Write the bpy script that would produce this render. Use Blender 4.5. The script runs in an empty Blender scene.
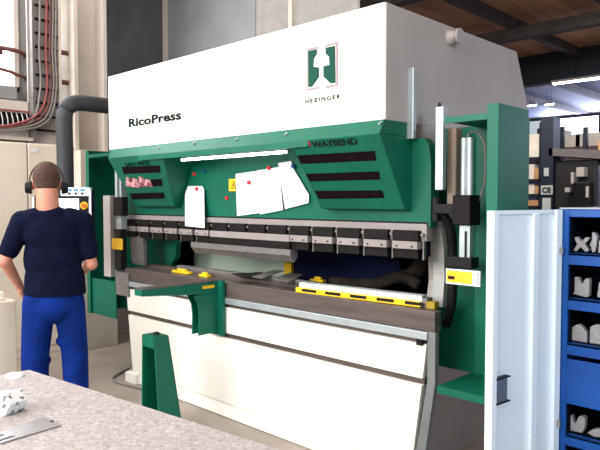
import bpy, bmesh, math, random
from mathutils import Vector, Matrix
random.seed(4)
SC = bpy.context.scene
COL = SC.collection
# ------------------------------------------------------------------ camera
FPX, CAMH = 624.0, 1.52
PITCH = math.atan(25 / FPX); HEAD = math.radians(45.9)
_F = (-math.cos(HEAD), math.sin(HEAD), 0.0); _R = Vector((math.sin(HEAD), math.cos(HEAD), 0.0))
_FW = Vector((_F[0]*math.cos(PITCH), _F[1]*math.cos(PITCH), -math.sin(PITCH)))
_UP = Vector((_F[0]*math.sin(PITCH), _F[1]*math.sin(PITCH), math.cos(PITCH)))
CAM = Vector((0, 0, CAMH))
def on(px, py, ax, val):
    """point of a real plane (x, y or z = val) seen at a photo pixel"""
    d = _FW + _R*((px-300)/FPX) + _UP*((225-py)/FPX)
    return CAM + d*((val-CAM[ax])/d[ax])
cd = bpy.data.cameras.new('camera'); cam = bpy.data.objects.new('camera', cd); COL.objects.link(cam)
cd.sensor_width = 36; cd.lens = FPX/600*36; cd.clip_start = 0.02; cd.clip_end = 200
cam.matrix_world = Matrix(((_R.x, _UP.x, -_FW.x, 0), (_R.y, _UP.y, -_FW.y, 0), (_R.z, _UP.z, -_FW.z, CAMH), (0, 0, 0, 1)))
SC.camera = cam

# ------------------------------------------------------------------ materials
def mat(name, c, rough=.5, metal=0., c2=None, scale=8., bump=0., emit=0., spec=.35, detail=3., stretch=(1, 1, 1)):
    m = bpy.data.materials.new(name); m.use_nodes = True
    nt = m.node_tree; b = nt.nodes['Principled BSDF']
    b.inputs['Roughness'].default_value = rough; b.inputs['Metallic'].default_value = metal
    b.inputs['Specular IOR Level'].default_value = spec
    tc = nt.nodes.new('ShaderNodeTexCoord'); mp = nt.nodes.new('ShaderNodeMapping')
    mp.inputs['Scale'].default_value = stretch
    nz = nt.nodes.new('ShaderNodeTexNoise'); nz.inputs['Scale'].default_value = scale; nz.inputs['Detail'].default_value = detail
    nt.links.new(tc.outputs['Object'], mp.inputs['Vector']); nt.links.new(mp.outputs[0], nz.inputs['Vector'])
    cr = nt.nodes.new('ShaderNodeValToRGB')
    if c2 is None: c2 = tuple(v*.86 for v in c)
    cr.color_ramp.elements[0].position = .35; cr.color_ramp.elements[1].position = .65
    cr.color_ramp.elements[0].color = (*c2, 1); cr.color_ramp.elements[1].color = (*c, 1)
    nt.links.new(nz.outputs['Fac'], cr.inputs['Fac']); nt.links.new(cr.outputs['Color'], b.inputs['Base Color'])
    if bump:
        bp = nt.nodes.new('ShaderNodeBump'); bp.inputs['Strength'].default_value = bump; bp.inputs['Distance'].default_value = .01
        nt.links.new(nz.outputs['Fac'], bp.inputs['Height']); nt.links.new(bp.outputs[0], b.inputs['Normal'])
    if emit:
        b.inputs['Emission Color'].default_value = (*c, 1); b.inputs['Emission Strength'].default_value = emit
    return m
M = dict(
 cream=mat('cream_paint', (.83,.80,.73), .38, c2=(.79,.76,.69), scale=1.5),
 frame=mat('frame_paint', (.41,.365,.34), .5, c2=(.37,.33,.31), scale=3),
 green=mat('green_paint', (.0015,.112,.066), .45, c2=(.0015,.098,.058), scale=5, spec=.25),
 dgreen=mat('dark_logo_green', (.002,.055,.036), .5, spec=.1),
 slot=mat('louvre_dark', (.008,.002,.003), .8, c2=(.004,.0015,.002), scale=30, spec=.08),
 black=mat('black_plastic', (.006,.006,.007), .5, spec=.2),
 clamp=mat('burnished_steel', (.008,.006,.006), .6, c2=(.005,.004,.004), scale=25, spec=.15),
 steel=mat('ground_steel', (.22,.20,.195), .45, metal=.4, c2=(.16,.15,.145), scale=40),
 brown=mat('oiled_steel_rail', (.125,.098,.088), .42, metal=.3, c2=(.085,.068,.062), scale=9, stretch=(.3,3,3)),
 pink=mat('painted_rail', (.27,.235,.225), .5),
 alu=mat('anodised_aluminium', (.46,.51,.53), .35, metal=.5),
 yellow=mat('yellow_paint', (.85,.56,.015), .45),
 sticker=mat('yellow_sticker', (.85,.50,.02), .5),
 paper=mat('white_paper', (.74,.74,.76), .9, c2=(.70,.70,.73), spec=.1),
 red=mat('red_magnet', (.75,.02,.03), .4), bluem=mat('blue_magnet', (.01,.06,.22), .4),
 white=mat('white_paint', (.86,.93,.97), .35, c2=(.83,.90,.95), scale=2),
 blue=mat('blue_paint', (.003,.075,.33), .4, c2=(.003,.06,.28), scale=6),
 inner=mat('cabinet_inside_shade', (.003,.004,.010), .8, spec=.05),  # shade inside the compartments put into the colour
 tool=mat('hardened_tool_steel', (.34,.315,.325), .5, metal=.15, c2=(.26,.245,.25), scale=60),
 floor=mat('worn_concrete_floor', (.36,.31,.265), .55, c2=(.27,.235,.205), scale=2.2, detail=8, bump=.05),
 cab=mat('beige_cabinet_paint', (.72,.64,.54), .45, c2=(.67,.60,.51), scale=3),
 column=mat('column_paint', (.58,.52,.46), .6, c2=(.50,.45,.40), scale=4),
 wall=mat('wall_paint_grey', (.29,.28,.27), .8, c2=(.22,.22,.22), scale=1.2, detail=6),
 wallp=mat('wall_panel_blue_grey', (.17,.165,.16), .7, c2=(.12,.12,.12), scale=2.5, detail=6),
 corr=mat('corrugated_sheet', (.48,.46,.44), .6),
 ceil=mat('ceiling_boards_brown', (.62,.33,.18), .8, c2=(.36,.19,.11), scale=1.2, detail=5, stretch=(3,.4,1)),
 beamw=mat('beam_dark_timber', (.085,.068,.060), .7, c2=(.05,.042,.04), scale=3),
 beamd=mat('beam_dark_steel', (.022,.024,.034), .6),
 duct=mat('dark_grey_duct', (.028,.030,.036), .6),
 skin=mat('skin', (.58,.26,.18), .5, c2=(.50,.21,.14), scale=9),
 hair=mat('short_brown_hair', (.075,.034,.024), .8, c2=(.032,.018,.014), scale=60, bump=.3),
 shirt=mat('navy_cotton', (.004,.006,.022), .95, c2=(.0025,.004,.015), scale=7, bump=.3, spec=.1),
 trous=mat('blue_workwear', (.003,.024,.19), .9, c2=(.002,.014,.11), scale=7, bump=.9, spec=.1),
 boot=mat('black_leather', (.015,.013,.012), .5),
 emit=mat('lit_tube', (1,.97,.93), .5, emit=9.),
 window=mat('daylight_pane', (.9,.95,1), .5, emit=3.2),
 screen=mat('lit_screen', (.95,.97,1), .4, emit=1.0),
 redc=mat('red_cable', (.28,.07,.07), .6), greyc=mat('grey_cable', (.22,.20,.19), .6), whitec=mat('white_cable', (.6,.6,.6), .5),
 rust=mat('rusty_pipe', (.17,.06,.045), .6, c2=(.10,.04,.035), scale=9),
 navy=mat('navy_cover', (.003,.006,.030), .7, spec=.1),
 pale=mat('pale_green_cover', (.42,.50,.42), .5, c2=(.38,.46,.38), scale=3),
 hose=mat('brown_black_duct', (.008,.006,.005), .8, c2=(.026,.020,.015), scale=14, spec=.1),
 card=mat('cardboard', (.62,.34,.16), .8), boxw=mat('white_carton', (.88,.80,.70), .8), boxr=mat('red_carton', (.35,.02,.04), .7),
 conn=mat('blue_button', (.05,.28,.60), .4),
 orange=mat('orange_dial', (.8,.12,.02), .4),
 label=mat('grey_label', (.45,.48,.48), .6),
)
# granite-like table top
def speckle():
    m = mat('speckled_table_top', (.40,.36,.35), .55, c2=(.36,.32,.31), scale=6)
    nt = m.node_tree; b = nt.nodes['Principled BSDF']; tc = nt.nodes['Texture Coordinate']
    n1 = nt.nodes.new('ShaderNodeTexNoise'); n1.inputs['Scale'].default_value = 75; n1.inputs['Detail'].default_value = 4
    n1.inputs['Distortion'].default_value = 1.2
    cr = nt.nodes.new('ShaderNodeValToRGB'); e = cr.color_ramp.elements
    e[0].position = .34; e[0].color = (.25,.22,.215,1); e[1].position = .66; e[1].color = (.46,.415,.405,1)
    x = e.new(.5); x.color = (.34,.30,.295,1)
    nt.links.new(tc.outputs['Object'], n1.inputs['Vector']); nt.links.new(n1.outputs['Fac'], cr.inputs['Fac'])
    nt.links.new(cr.outputs['Color'], b.inputs['Base Color'])
    return m
M['granite'] = speckle()

# ------------------------------------------------------------------ mesh helpers
class MB:
    def __init__(s): s.bm = bmesh.new()
    def box(s, x0, x1, y0, y1, z0, z1, bev=0.):
        r = bmesh.ops.create_cube(s.bm, size=1)
        for v in r['verts']:
            v.co = Vector(((x0+x1)/2 + v.co.x*(x1-x0), (y0+y1)/2 + v.co.y*(y1-y0), (z0+z1)/2 + v.co.z*(z1-z0)))
        if bev:
            es = {e for v in r['verts'] for e in v.link_edges}
            bmesh.ops.bevel(s.bm, geom=list(es), offset=bev, segments=2, profile=.5, affect='EDGES')
        return s
    def hull(s, pts):
        vs = [s.bm.verts.new(p) for p in pts]
        r = bmesh.ops.convex_hull(s.bm, input=vs)
        return s
    def prism(s, pts, off):
        off = Vector(off); a = [s.bm.verts.new(Vector(p)) for p in pts]; b = [s.bm.verts.new(Vector(p)+off) for p in pts]
        n = len(pts)
        s.bm.faces.new(a); s.bm.faces.new(b[::-1])
        for i in range(n):
            s.bm.faces.new((a[i], a[(i+1) % n], b[(i+1) % n], b[i]))
        return s
    def cone(s, p, q, r0, r1=None, n=16):
        r1 = r0 if r1 is None else r1
        p, q = Vector(p), Vector(q); d = q-p
        mt = Matrix.Translation((p+q)/2) @ d.to_track_quat('Z', 'Y').to_matrix().to_4x4()
        bmesh.ops.create_cone(s.bm, cap_ends=True, cap_tris=False, segments=n, radius1=r0, radius2=r1, depth=d.length, matrix=mt)
        return s
    def ball(s, c, r, sx=1, sy=1, sz=1, n=16):
        mt = Matrix.Translation(c) @ Matrix.Diagonal((sx, sy, sz, 1))
        bmesh.ops.create_uvsphere(s.bm, u_segments=n, v_segments=max(6, n//2), radius=r, matrix=mt)
        return s
    def tube(s, pts, r, n=8):
        P = [Vector(p) for p in pts]
        # Catmull smoothing
        Q = []
        for i in range(len(P)-1):
            a = P[max(i-1, 0)]; b = P[i]; c = P[i+1]; d = P[min(i+2, len(P)-1)]
            for k in range(6):
                t = k/6; Q.append(.5*((2*b)+(c-a)*t+(2*a-5*b+4*c-d)*t*t+(3*b-a-3*c+d)*t**3))
        Q.append(P[-1]); rings = []
        for i, q in enumerate(Q):
            d = (Q[min(i+1, len(Q)-1)]-Q[max(i-1, 0)]).normalized()
            u = d.cross(Vector((.13, .27, .95))).normalized(); w = d.cross(u)
            rings.append([s.bm.verts.new(q+u*r*math.cos(2*math.pi*k/n)+w*r*math.sin(2*math.pi*k/n)) for k in range(n)])
        for a, b in zip(rings, rings[1:]):
            for k in range(n): s.bm.faces.new((a[k], a[(k+1) % n], b[(k+1) % n], b[k]))
        s.bm.faces.new(rings[0][::-1]); s.bm.faces.new(rings[-1])
        return s
    def capsule(s, p, q, r0, r1, n=14):
        s.cone(p, q, r0, r1, n); s.ball(p, r0, n=n); s.ball(q, r1, n=n); return s
    def build(s, name, m, parent=None, smooth=False, bevel=0.):
        bmesh.ops.recalc_face_normals(s.bm, faces=s.bm.faces)
        me = bpy.data.meshes.new(name); s.bm.to_mesh(me); s.bm.free()
        o = bpy.data.objects.new(name, me); COL.objects.link(o)
        me.materials.append(m)
        if smooth:
            for p in me.polygons: p.use_smooth = True
        if bevel:
            md = o.modifiers.new('bevel', 'BEVEL'); md.width = bevel; md.segments = 2; md.limit_method = 'ANGLE'
        if parent:
            o.parent = parent
            w = Vector(); q = parent
            while q: w += q.location; q = q.parent
            # meshes are modelled in world coordinates; parents are only translated
            for v in me.vertices: v.co -= w
        return o
def tag(o, label, cat, group=None, kind=None):
    o['label'] = label; o['category'] = cat
    if group: o['group'] = group
    if kind: o['kind'] = kind
    return o
def thing(name, loc, label, cat, group=None):
    o = bpy.data.objects.new(name, None); COL.objects.link(o); o.location = loc; o.empty_display_size = .1
    return tag(o, label, cat, group)
def struct(mb, name, m):
    o = mb.build(name, m); o['kind'] = 'structure'; return o
def text(s, name, m, parent, x0, x1, z0, z1, yf, y2=None, thick=.003, spacing=1., bold=.0):
    """lettering standing on a front plane facing -Y; y2 = plane's y at z0 if it leans"""
    c = bpy.data.curves.new(name, 'FONT'); c.body = s; c.extrude = .02; c.space_character = spacing; c.offset = bold; c.resolution_u = 3
    t = bpy.data.objects.new(name, c); COL.objects.link(t)
    bpy.context.view_layer.update()
    me = bpy.data.meshes.new_from_object(t.evaluated_get(bpy.context.evaluated_depsgraph_get()))
    bpy.data.objects.remove(t)
    xs = [v.co.x for v in me.vertices]; ys = [v.co.y for v in me.vertices]
    ax, bx, ay, by = min(xs), max(xs), min(ys), max(ys)
    w = Vector(); q = parent
    while q: w += q.location; q = q.parent
    for v in me.vertices:
        u = (v.co.x-ax)/(bx-ax); h = (v.co.y-ay)/(by-ay)
        yy = yf if y2 is None else y2+(yf-y2)*h
        v.co = Vector((x0+u*(x1-x0), yy-thick*(v.co.z+.02)/.04, z0+h*(z1-z0)))-w
    me.materials.clear(); me.materials.append(m)
    o = bpy.data.objects.new(name, me); COL.objects.link(o); o.parent = parent
    return o

# ------------------------------------------------------------------ the hall
struct(MB().box(-13, 9, -6, 27, -.12, 0), 'floor', M['floor'])
WX = -6.5
# left wall with a window opening
w = MB(); w.box(WX-.2, WX, -6, 3.42, 0, 2.62); w.box(WX-.2, WX, 2.60, 3.42, 2.62, 5.0); w.box(WX-.2, WX, -6, -1.2, 2.62, 5.0); w.box(WX-.2, WX, -1.2, 2.60, 4.4, 5.0)
struct(w, 'wall_left', M['wall'])
win = MB()
for y in (-1.2, 0, 1.2): win.box(WX-.12, WX-.04, y, y+.06, 2.62, 4.4)
win.box(WX-.12, WX+.02, 2.555, 2.60, 2.62, 4.4); win.box(WX-.12, WX+.02, -1.2, 2.60, 2.62, 2.66); win.box(WX-.12, WX+.02, -1.2, 2.60, 4.34, 4.4); win.box(WX-.10, WX-.03, 2.36, 2.385, 2.62, 4.4)
wf = struct(win, 'window_1', M['column'])
gl = MB().box(WX-.16, WX-.13, -1.2, 2.60, 2.62, 4.4).build('pane', M['window'], wf)
struct(MB().box(WX, WX+.22, -3, 2.50, 2.50, 2.63, .01), 'trim_1', M['wall'])       # sill beam
# I-section column at the end of the left wall
c = MB(); c.box(-6.46, -6.06, 2.98, 3.02, 0, 5); c.box(-6.46, -6.06, 3.30, 3.34, 0, 5); c.box(-6.28, -6.24, 3.02, 3.30, 0, 5)
struct(c, 'trim_2', M['column'])
# wall of panels behind the machine
xs_ = on(163.5, 20, 1, 4.7).x
wl = mat('wall_panel_light', (.33,.34,.35), .7, c2=(.25,.265,.28), scale=1.5, detail=6)
p = MB(); p.box(xs_, -3.86, 4.75, 4.9, 0, 3.32); struct(p, 'wall_back', wl)
p = MB(); p.box(xs_, -5.3, 4.75, 4.9, 3.32, 5.0); struct(p, 'trim_3', wl)
struct(MB().box(-12.5, xs_, 4.75, 4.9, 0, 5.0), 'trim_30', M['wallp'])
p = MB()
for i in range(20):
    x = -5.3+i*.072; p.prism([(x, 4.78, 3.32), (x+.036, 4.73, 3.32), (x+.072, 4.78, 3.32), (x+.072, 4.82, 3.32), (x, 4.82, 3.32)], (0, 0, 1.68))
struct(p, 'trim_4', M['corr'])
p = MB()
for px in (163.5, 290): 
    x = on(px, 20, 1, 4.7).x; p.box(x-.025, x+.025, 4.70, 4.75, 0, 5)
struct(p, 'trim_5', M['cab'])
struct(MB().box(-12.5, -3.86, 4.69, 4.75, 3.20, 3.30), 'trim_6', M['duct'])
struct(MB().box(-12.7, -12.5, -6, 27, 0, 5), 'wall_side', M['wall'])
struct(MB().box(-13, 9, -1, 15.0, 5.0, 5.15), 'ceiling', M['ceil'])
struct(MB().box(-13, 9, 15.0, 27, 5.0, 5.15), 'ceiling_far', mat('far_ceiling_blue_grey', (.17,.18,.27), .7))  # split off so its dusky bluish light is put into the colour
k = 7
for x in (-9.2, -7.4, -5.6, -3.8, -2.0, -.2):
    struct(MB().box(x, x+.16, -1, 26, 4.82, 5.0), 'trim_%d' % k, M['beamw']); k += 1
    struct(MB().box(x-.09, x, -1, 26, 4.90, 5.0), 'trim_%d' % (k+40), M['pink'])
for y in (8.2, 11.6):
    struct(MB().box(-12.5, 9, y, y+.22, 4.62, 4.84), 'trim_%d' % k, M['beamw']); k += 1
struct(MB().box(-12.5, 9, 14.8, 15.1, 4.30, 5.0), 'trim_%d' % k, M['beamd']); k += 1
# far wall with a strip of windows
fw_ = MB(); fw_.box(-12.5, 9, 26.4, 26.6, 0, 3.95); fw_.box(-12.5, 9, 26.4, 26.6, 5.0, 5.15)
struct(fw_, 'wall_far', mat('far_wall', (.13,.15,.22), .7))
fr = MB()
for i in range(12): fr.box(-12.5+i*1.8, -12.38+i*1.8, 26.35, 26.5, 3.95, 5.0)
fr.box(-12.5, 9, 26.35, 26.5, 3.95, 4.02)
wf2 = struct(fr, 'window_2', M['beamd'])
MB().box(-10.9, 8.9, 26.45, 26.5, 4.0, 5.0).build('pane', M['window'], wf2)

# ------------------------------------------------------------------ PRESS BRAKE
PB = thing('press_brake', (-3.3, 3.3, 0), 'long cream and green press brake machine filling the middle of the hall', 'press brake')
XL, XR = -4.70, -1.92
YF = 2.60
# upper housing
h = MB(); prof = [(YF, 1.93), (YF, 2.525), (4.08, 2.525), (4.26, 2.19), (4.26, 1.93)]
h.prism([(XL, y, z) for y, z in prof], (XR-XL, 0, 0))
house = h.build('housing', M['cream'], PB, bevel=.006)
def sidecover(x0, x1, name):
    s = MB(); s.prism([(x0, y, z) for y, z in [(YF+.004, 1.934), (YF+.004, 2.521), (4.078, 2.521), (4.255, 2.19), (4.255, 1.934)]], (x1-x0, 0, 0))
    return s.build(name, M['frame'], PB)
sidecover(XR-.002, XR+.006, 'side_cover'); sidecover(XL-.006, XL+.002, 'side_cover')
# throat frames (C plates)
def cframe(x0, x1, m=M['frame']):
    pts = [(2.86, 0), (2.86, .80), (3.02, .84), (3.10, .92), (3.13, 1.05), (3.12, 1.2), (3.06, 1.42), (2.98, 1.52), (2.92, 1.56), (2.92, 1.93), (4.0, 1.93), (4.0, 0)]
    return MB().prism([(x0, y, z) for y, z in pts], (x1-x0, 0, 0)).build('side_frame', m, PB)
cframe(-1.985, -1.905)
for zz0, zz1, ya_, yb_0 in ((.93, 1.10, 3.00, 3.02), (1.10, 1.25, 3.02, 3.01), (1.25, 1.38, 3.01, 2.98), (1.38, 1.46, 2.98, 2.95)):
    MB().hull([(x_, y_+o_, z_) for x_ in (-1.885, -1.815) for (y_, z_) in ((ya_, zz0), (yb_0, zz1)) for o_ in (0, .04)]).build('throat_edge', mat('throat_edge_grey', (.42,.42,.40), .5), PB); cframe(-4.72, -4.64, M['green'])
MB().box(-4.64, -1.985, 3.92, 3.96, .2, 1.93).build('rear_cover', M['black'], PB)
# green hood: lit strip + fascia
HX = -4.645
h = MB(); h.prism([(HX, 2.597, 1.932), (HX, 2.557, 1.856), (HX, 2.85, 1.856), (HX, 2.85, 1.932)], (XR-HX, 0, 0)); h.box(XL, HX, 2.602, 2.85, 1.90, 1.9305); h.box(XL+.5, XR-.5, 2.558, 2.572, 1.818, 1.857)
hood = h.build('hood', M['green'], PB, bevel=.003)
b = MB()
for px, py in ((158.5, 146.5), (194, 142), (236.5, 138), (286, 132.5), (380, 121.5)):
    q = on(px, py, 1, 2.58); b.cone((q.x, 2.60, q.z), (q.x, 2.572, q.z-.012), .007)
b.build('screw', M['alu'], PB)
# two louvred speaker-like boxes; front leans back towards the bottom
ZT, ZB, YT, YB = 1.857, 1.47, 2.558, 2.785
def fy(z): return YT+(ZT-z)/(ZT-ZB)*(YB-YT)
def onf(px, py):
    z = 1.65
    for _ in range(12): z = on(px, py, 1, fy(z)).z
    return on(px, py, 1, fy(z))
def louvre_box(xs, slots):
    xtl, xtr, xbl, xbr = xs
    o = MB().hull([(xtl, YT, ZT), (xtr, YT, ZT), (xbl, YB, ZB), (xbr, YB, ZB), (xtl, 2.85, ZT), (xtr, 2.85, ZT), (xbl, 2.85, ZB-.01), (xbr, 2.85, ZB-.01)]).build('louvre_box', M['green'], PB, bevel=.006)
    for s in slots:
        P = [onf(*p) for p in s]
        MB().prism([(p.x, p.y-.004, p.z) for p in P], (0, .02, .004)).build('louvre', M['slot'], o)
        # recessed blade line
    return o
tl, tr = onf(291, 139), onf(384, 128)
bl, br = onf(321, 208), onf(405, 209)
RB = louvre_box((onf(289, 140).x, XR, bl.x, XR), [
    [(297.5, 155.5), (375, 151), (376.5, 160.5), (301, 164)], [(306, 174), (379, 171.5), (380.5, 179.5), (310, 181.5)], [(315, 191), (382.5, 190.5), (384.5, 198), (319, 199)]])
LB = louvre_box((HX, onf(164, 158).x, HX+.03, onf(174, 206).x), [
    [(122, 167), (160, 165.5), (160.5, 172.5), (124, 174)], [(126, 180.5), (162, 179), (162.5, 186), (128.5, 187)], [(130, 193.5), (164, 192.5), (165, 198.5), (132.5, 199.5)]])
# a crumpled red-white rag / sticker on the left box: pink stickers
s = MB()
for (a, c2) in (((127, 177), (133, 187)), ((133, 178), (140, 188)), ((140, 176.5), (146, 187)), ((146, 179), (153, 187))):
    P = [onf(a[0], a[1]), onf(c2[0]-1, a[1]+1), onf(c2[0]+1, c2[1]), onf(a[0]+1, c2[1]-1)]
    s.prism([(p.x, p.y-.010-.012*(i % 2), p.z) for i, p in enumerate(P)], (0, .006, 0))
stk = s.build('picture_sticker', mat('pink_print', (.75,.40,.40), .7, c2=(.20,.04,.08), scale=26), LB)
# lettering on hood
def letters(s, name, m, par, p0, p1, hh, y0, spacing=1., bold=0.):
    text(s, name, m, par, p0.x, p1.x, p0.z, p0.z+hh, y0, spacing=spacing, bold=bold)
a, b_ = onf(313.5, 148), onf(358, 143)
text('WAYBEND', 'lettering', M['black'], RB, a.x, b_.x, a.z+.0, a.z+.033, fy(a.z+.033)-.002, fy(a.z)-.002, bold=.02)
a0 = onf(309, 146.5)
MB().prism([(a0.x-.025, fy(a0.z)-.006, a0.z+.012), (a0.x+.02, fy(a0.z+.03)-.006, a0.z+.03), (a0.x+.02, fy(a0.z-.002)-.006, a0.z-.002)], (0, .004, 0)).build('arrow_mark', mat('red_mark', (.45,.03,.06), .5), RB)
a, b_ = onf(125, 163), onf(149, 161)
text('EASY-PRESS', 'lettering', mat('dark_ink', (.002,.014,.012), .6, spec=.05), LB, a.x, b_.x, a.z-.028, a.z+.0, fy(a.z)-.002, fy(a.z-.028)-.002, bold=.01)
dg = mat('ink', (.003,.012,.010), .6, spec=.05)
text('RicoPress', 'lettering', dg, house, -4.385, -3.685, 2.088, 2.155, YF-.001, bold=.034, spacing=1.04)
text('HEZINGER', 'lettering', dg, house, -2.475, -2.215, 2.070, 2.094, YF-.001, spacing=1.45, bold=.015)
# emblem: two green pieces around a white mushroom-headed tool, pixel outlines from the photo zoom
def Z(u, v): return on(280+u*80/450, 30+v*80/450, 1, YF-.004)
for poly in ([(157, 118), (207, 108), (205, 135), (190, 158), (186, 205), (218, 210), (218, 262), (180, 318), (158, 320)],
             [(255, 100), (308, 88), (310, 296), (283, 300), (243, 262), (243, 203), (277, 195), (275, 152), (255, 132)]):
    MB().prism([Z(*q) for q in poly], (0, .004, 0)).build('emblem', M['dgreen'], house)
for poly in ([(148, 104), (216, 92), (216, 103), (152, 115), (152, 330), (212, 318), (212, 330), (146, 342)],
             [(248, 88), (325, 64), (325, 315), (255, 328), (255, 316), (314, 303), (314, 76), (248, 98)]):
    MB().prism([Z(*q) for q in poly], (0, .003, 0)).build('emblem_border', mat('grey_ink', (.34,.27,.28), .6, spec=.05), house)
# lamp tube under the hood
la, lb = on(182, 158.5, 1, 2.62), on(288.5, 151, 1, 2.62)
MB().cone((la.x, 2.62, 1.806), (lb.x-.02, 2.62, 1.806), .009).build('lamp_tube', M['emit'], PB, smooth=True)
# ram plate
rp = [(-4.84, 1.375), (-4.84, 1.80), (-4.80, 1.85), (-1.845, 1.85), (-1.815, 1.81), (-1.80, 1.70), (-1.80, 1.375)]
ram = MB().prism([(x, 2.85, z) for x, z in rp], (0, .07, 0)).build('ram', M['green'], PB, bevel=.003)
MB().box(-4.84, -1.815, 2.835, 2.90, 1.30, 1.392, .002).build('clamp_rail', M['pink'], PB)
MB().box(-4.84, -1.815, 2.848, 2.90, 1.392, 1.402).build('rail_gap', M['black'], PB)
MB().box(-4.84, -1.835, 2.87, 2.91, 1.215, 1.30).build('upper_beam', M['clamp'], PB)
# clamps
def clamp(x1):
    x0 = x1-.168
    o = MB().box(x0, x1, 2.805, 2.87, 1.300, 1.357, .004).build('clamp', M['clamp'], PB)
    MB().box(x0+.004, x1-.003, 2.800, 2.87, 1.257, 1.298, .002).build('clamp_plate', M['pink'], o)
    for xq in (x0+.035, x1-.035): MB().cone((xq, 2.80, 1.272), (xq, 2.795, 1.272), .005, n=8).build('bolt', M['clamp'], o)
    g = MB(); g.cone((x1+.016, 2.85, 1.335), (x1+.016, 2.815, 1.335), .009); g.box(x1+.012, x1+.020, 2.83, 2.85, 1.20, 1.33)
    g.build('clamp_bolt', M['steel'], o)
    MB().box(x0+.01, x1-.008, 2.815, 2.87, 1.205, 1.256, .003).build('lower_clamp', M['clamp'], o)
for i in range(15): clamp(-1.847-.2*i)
# punches mounted in the clamps
MB().prism([(-3.86, 2.84, 1.204), (-3.86, 2.800, 1.204), (-3.86, 2.800, 1.165), (-3.86, 2.815, 1.150), (-3.86, 2.84, 1.120), (-3.86, 2.865, 1.150), (-3.86, 2.87, 1.204)], (1.06, 0, 0)).build('long_punch', M['steel'], PB)
MB().box(-3.62, -2.805, 2.796, 2.81, 1.206, 1.253, .002).build('punch_bar', M['clamp'], PB)
MB().box(-3.62, -2.805, 2.793, 2.80, 1.254, 1.298, .002).build('punch_bar', M['pink'], PB)
MB().prism([(-4.76, 2.82, 1.215), (-4.76, 2.86, 1.215), (-4.76, 2.86, 1.0), (-4.76, 2.84, .97), (-4.76, 2.83, 1.0)], (.2, 0, 0)).build('short_punch', M['steel'], PB)
# bed
YB0 = 2.74
MB().box(-4.74, -1.70, YB0, 2.80, .845, .95, .003).build('bed_rail', M['brown'], PB)
MB().box(-4.70, -1.96, 2.80, 3.06, .86, .949).build('bed_table', M['brown'], PB)
MB().box(-4.70, -1.74, YB0-.012, YB0+.05, .800, .842, .003).build('bed_moulding', M['alu'], PB)
def trap(z0, z1, y):
    def t(z): return max(0, (.80-z)*.13)
    return [(-4.70+t(z0), y, z0), (-1.745-t(z0), y, z0), (-1.745-t(z1), y, z1), (-4.70+t(z1), y, z1)]
MB().prism(trap(.593, .775, YB0), (0, .06, 0)).build('apron', M['cream'], PB, bevel=.003)
MB().prism(trap(.10, .557, YB0), (0, .06, 0)).build('apron', M['cream'], PB, bevel=.003)
MB().prism(trap(.09, .80, YB0+.025), (0, .06, 0)).build('bed_plate', M['brown'], PB)
def fr_end(s, xo):
    pts = [(xo, .845), (xo+s*.045, .845), (xo+s*.045, .58), (xo+s*.045-s*.085, 0), (xo-s*.10, 0), (xo, .58)]
    MB().prism([(x, YB0+.0, z) for x, z in pts], (0, .035, 0)).build('end_plate', mat('end_plate_grey', (.17,.18,.18), .5, metal=.1), PB)
fr_end(1, -1.742)
MB().prism([(-4.60, 2.73, 0.006), (-1.86, 2.73, .006), (-1.84, 2.755, .10), (-4.62, 2.755, .10)], (0, .05, 0)).build('plinth', M['cream'], PB)
MB().box(-4.66, -4.50, 2.70, 2.80, 0, .085, .006).build('machine_foot', M['cream'], PB)
# latch details on the lower cover
MB().box(-1.80, -1.765, 2.722, 2.74, .77, .80).build('cover_hook', M['clamp'], PB)
for q in ((182, 290), (224, 321)):
    v = on(q[0], q[1], 1, YB0); MB().cone((v.x, YB0+.002, v.z), (v.x, YB0-.014, v.z), .012).build('cover_lock', M['black'], PB)
# lower die holder along the bed
MB().box(-4.62, -1.98, 2.88, 2.98, .948, .972, .002).build('die_holder', M['brown'], PB)
MB().box(-4.2, -2.7, 2.905, 2.955, .970, .995, .002).build('die', M['steel'], PB)
# back gauge covers seen through the working gap
MB().box(-4.9, -3.45, 3.40, 3.43, .80, 1.32).build('back_cover', M['pale'], PB, bevel=.003)
MB().cone((-4.6, 3.12, 1.53), (-3.3, 3.12, 1.53), .012).build('rear_fill_tube', M['emit'], PB)  # added glowing tube, hidden behind the ram, to brighten the pale cover
MB().box(-3.32, -2.35, 3.36, 3.40, .75, 1.34, .02).build('back_cover', M['navy'], PB)
MB().box(-3.44, -3.36, 3.37, 3.40, .85, 1.04).build('gauge_post', M['yellow'], PB)
MB().prism([(x-.38, 3.05, z) for x, z in [(-4.6, .96), (-4.12, .96), (-4.05, 1.03), (-4.03, 1.15), (-4.10, 1.30), (-4.2, 1.4), (-4.6, 1.4)]], (0, .05, 0)).build('inner_guard', M['green'], PB)
MB().tube([(-2.5, 3.35, .96), (-2.3, 3.25, 1.02), (-2.12, 3.2, 1.08), (-2.05, 3.18, 1.2), (-2.02, 3.2, 1.34)], .05).build('cable_duct', M['hose'], PB, smooth=True)
MB().tube([(-2.75, 3.15, .97), (-2.35, 3.1, 1.0), (-2.15, 3.08, 1.06), (-2.03, 3.1, 1.02)], .035).build('cable_duct', M['hose'], PB, smooth=True)
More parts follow.
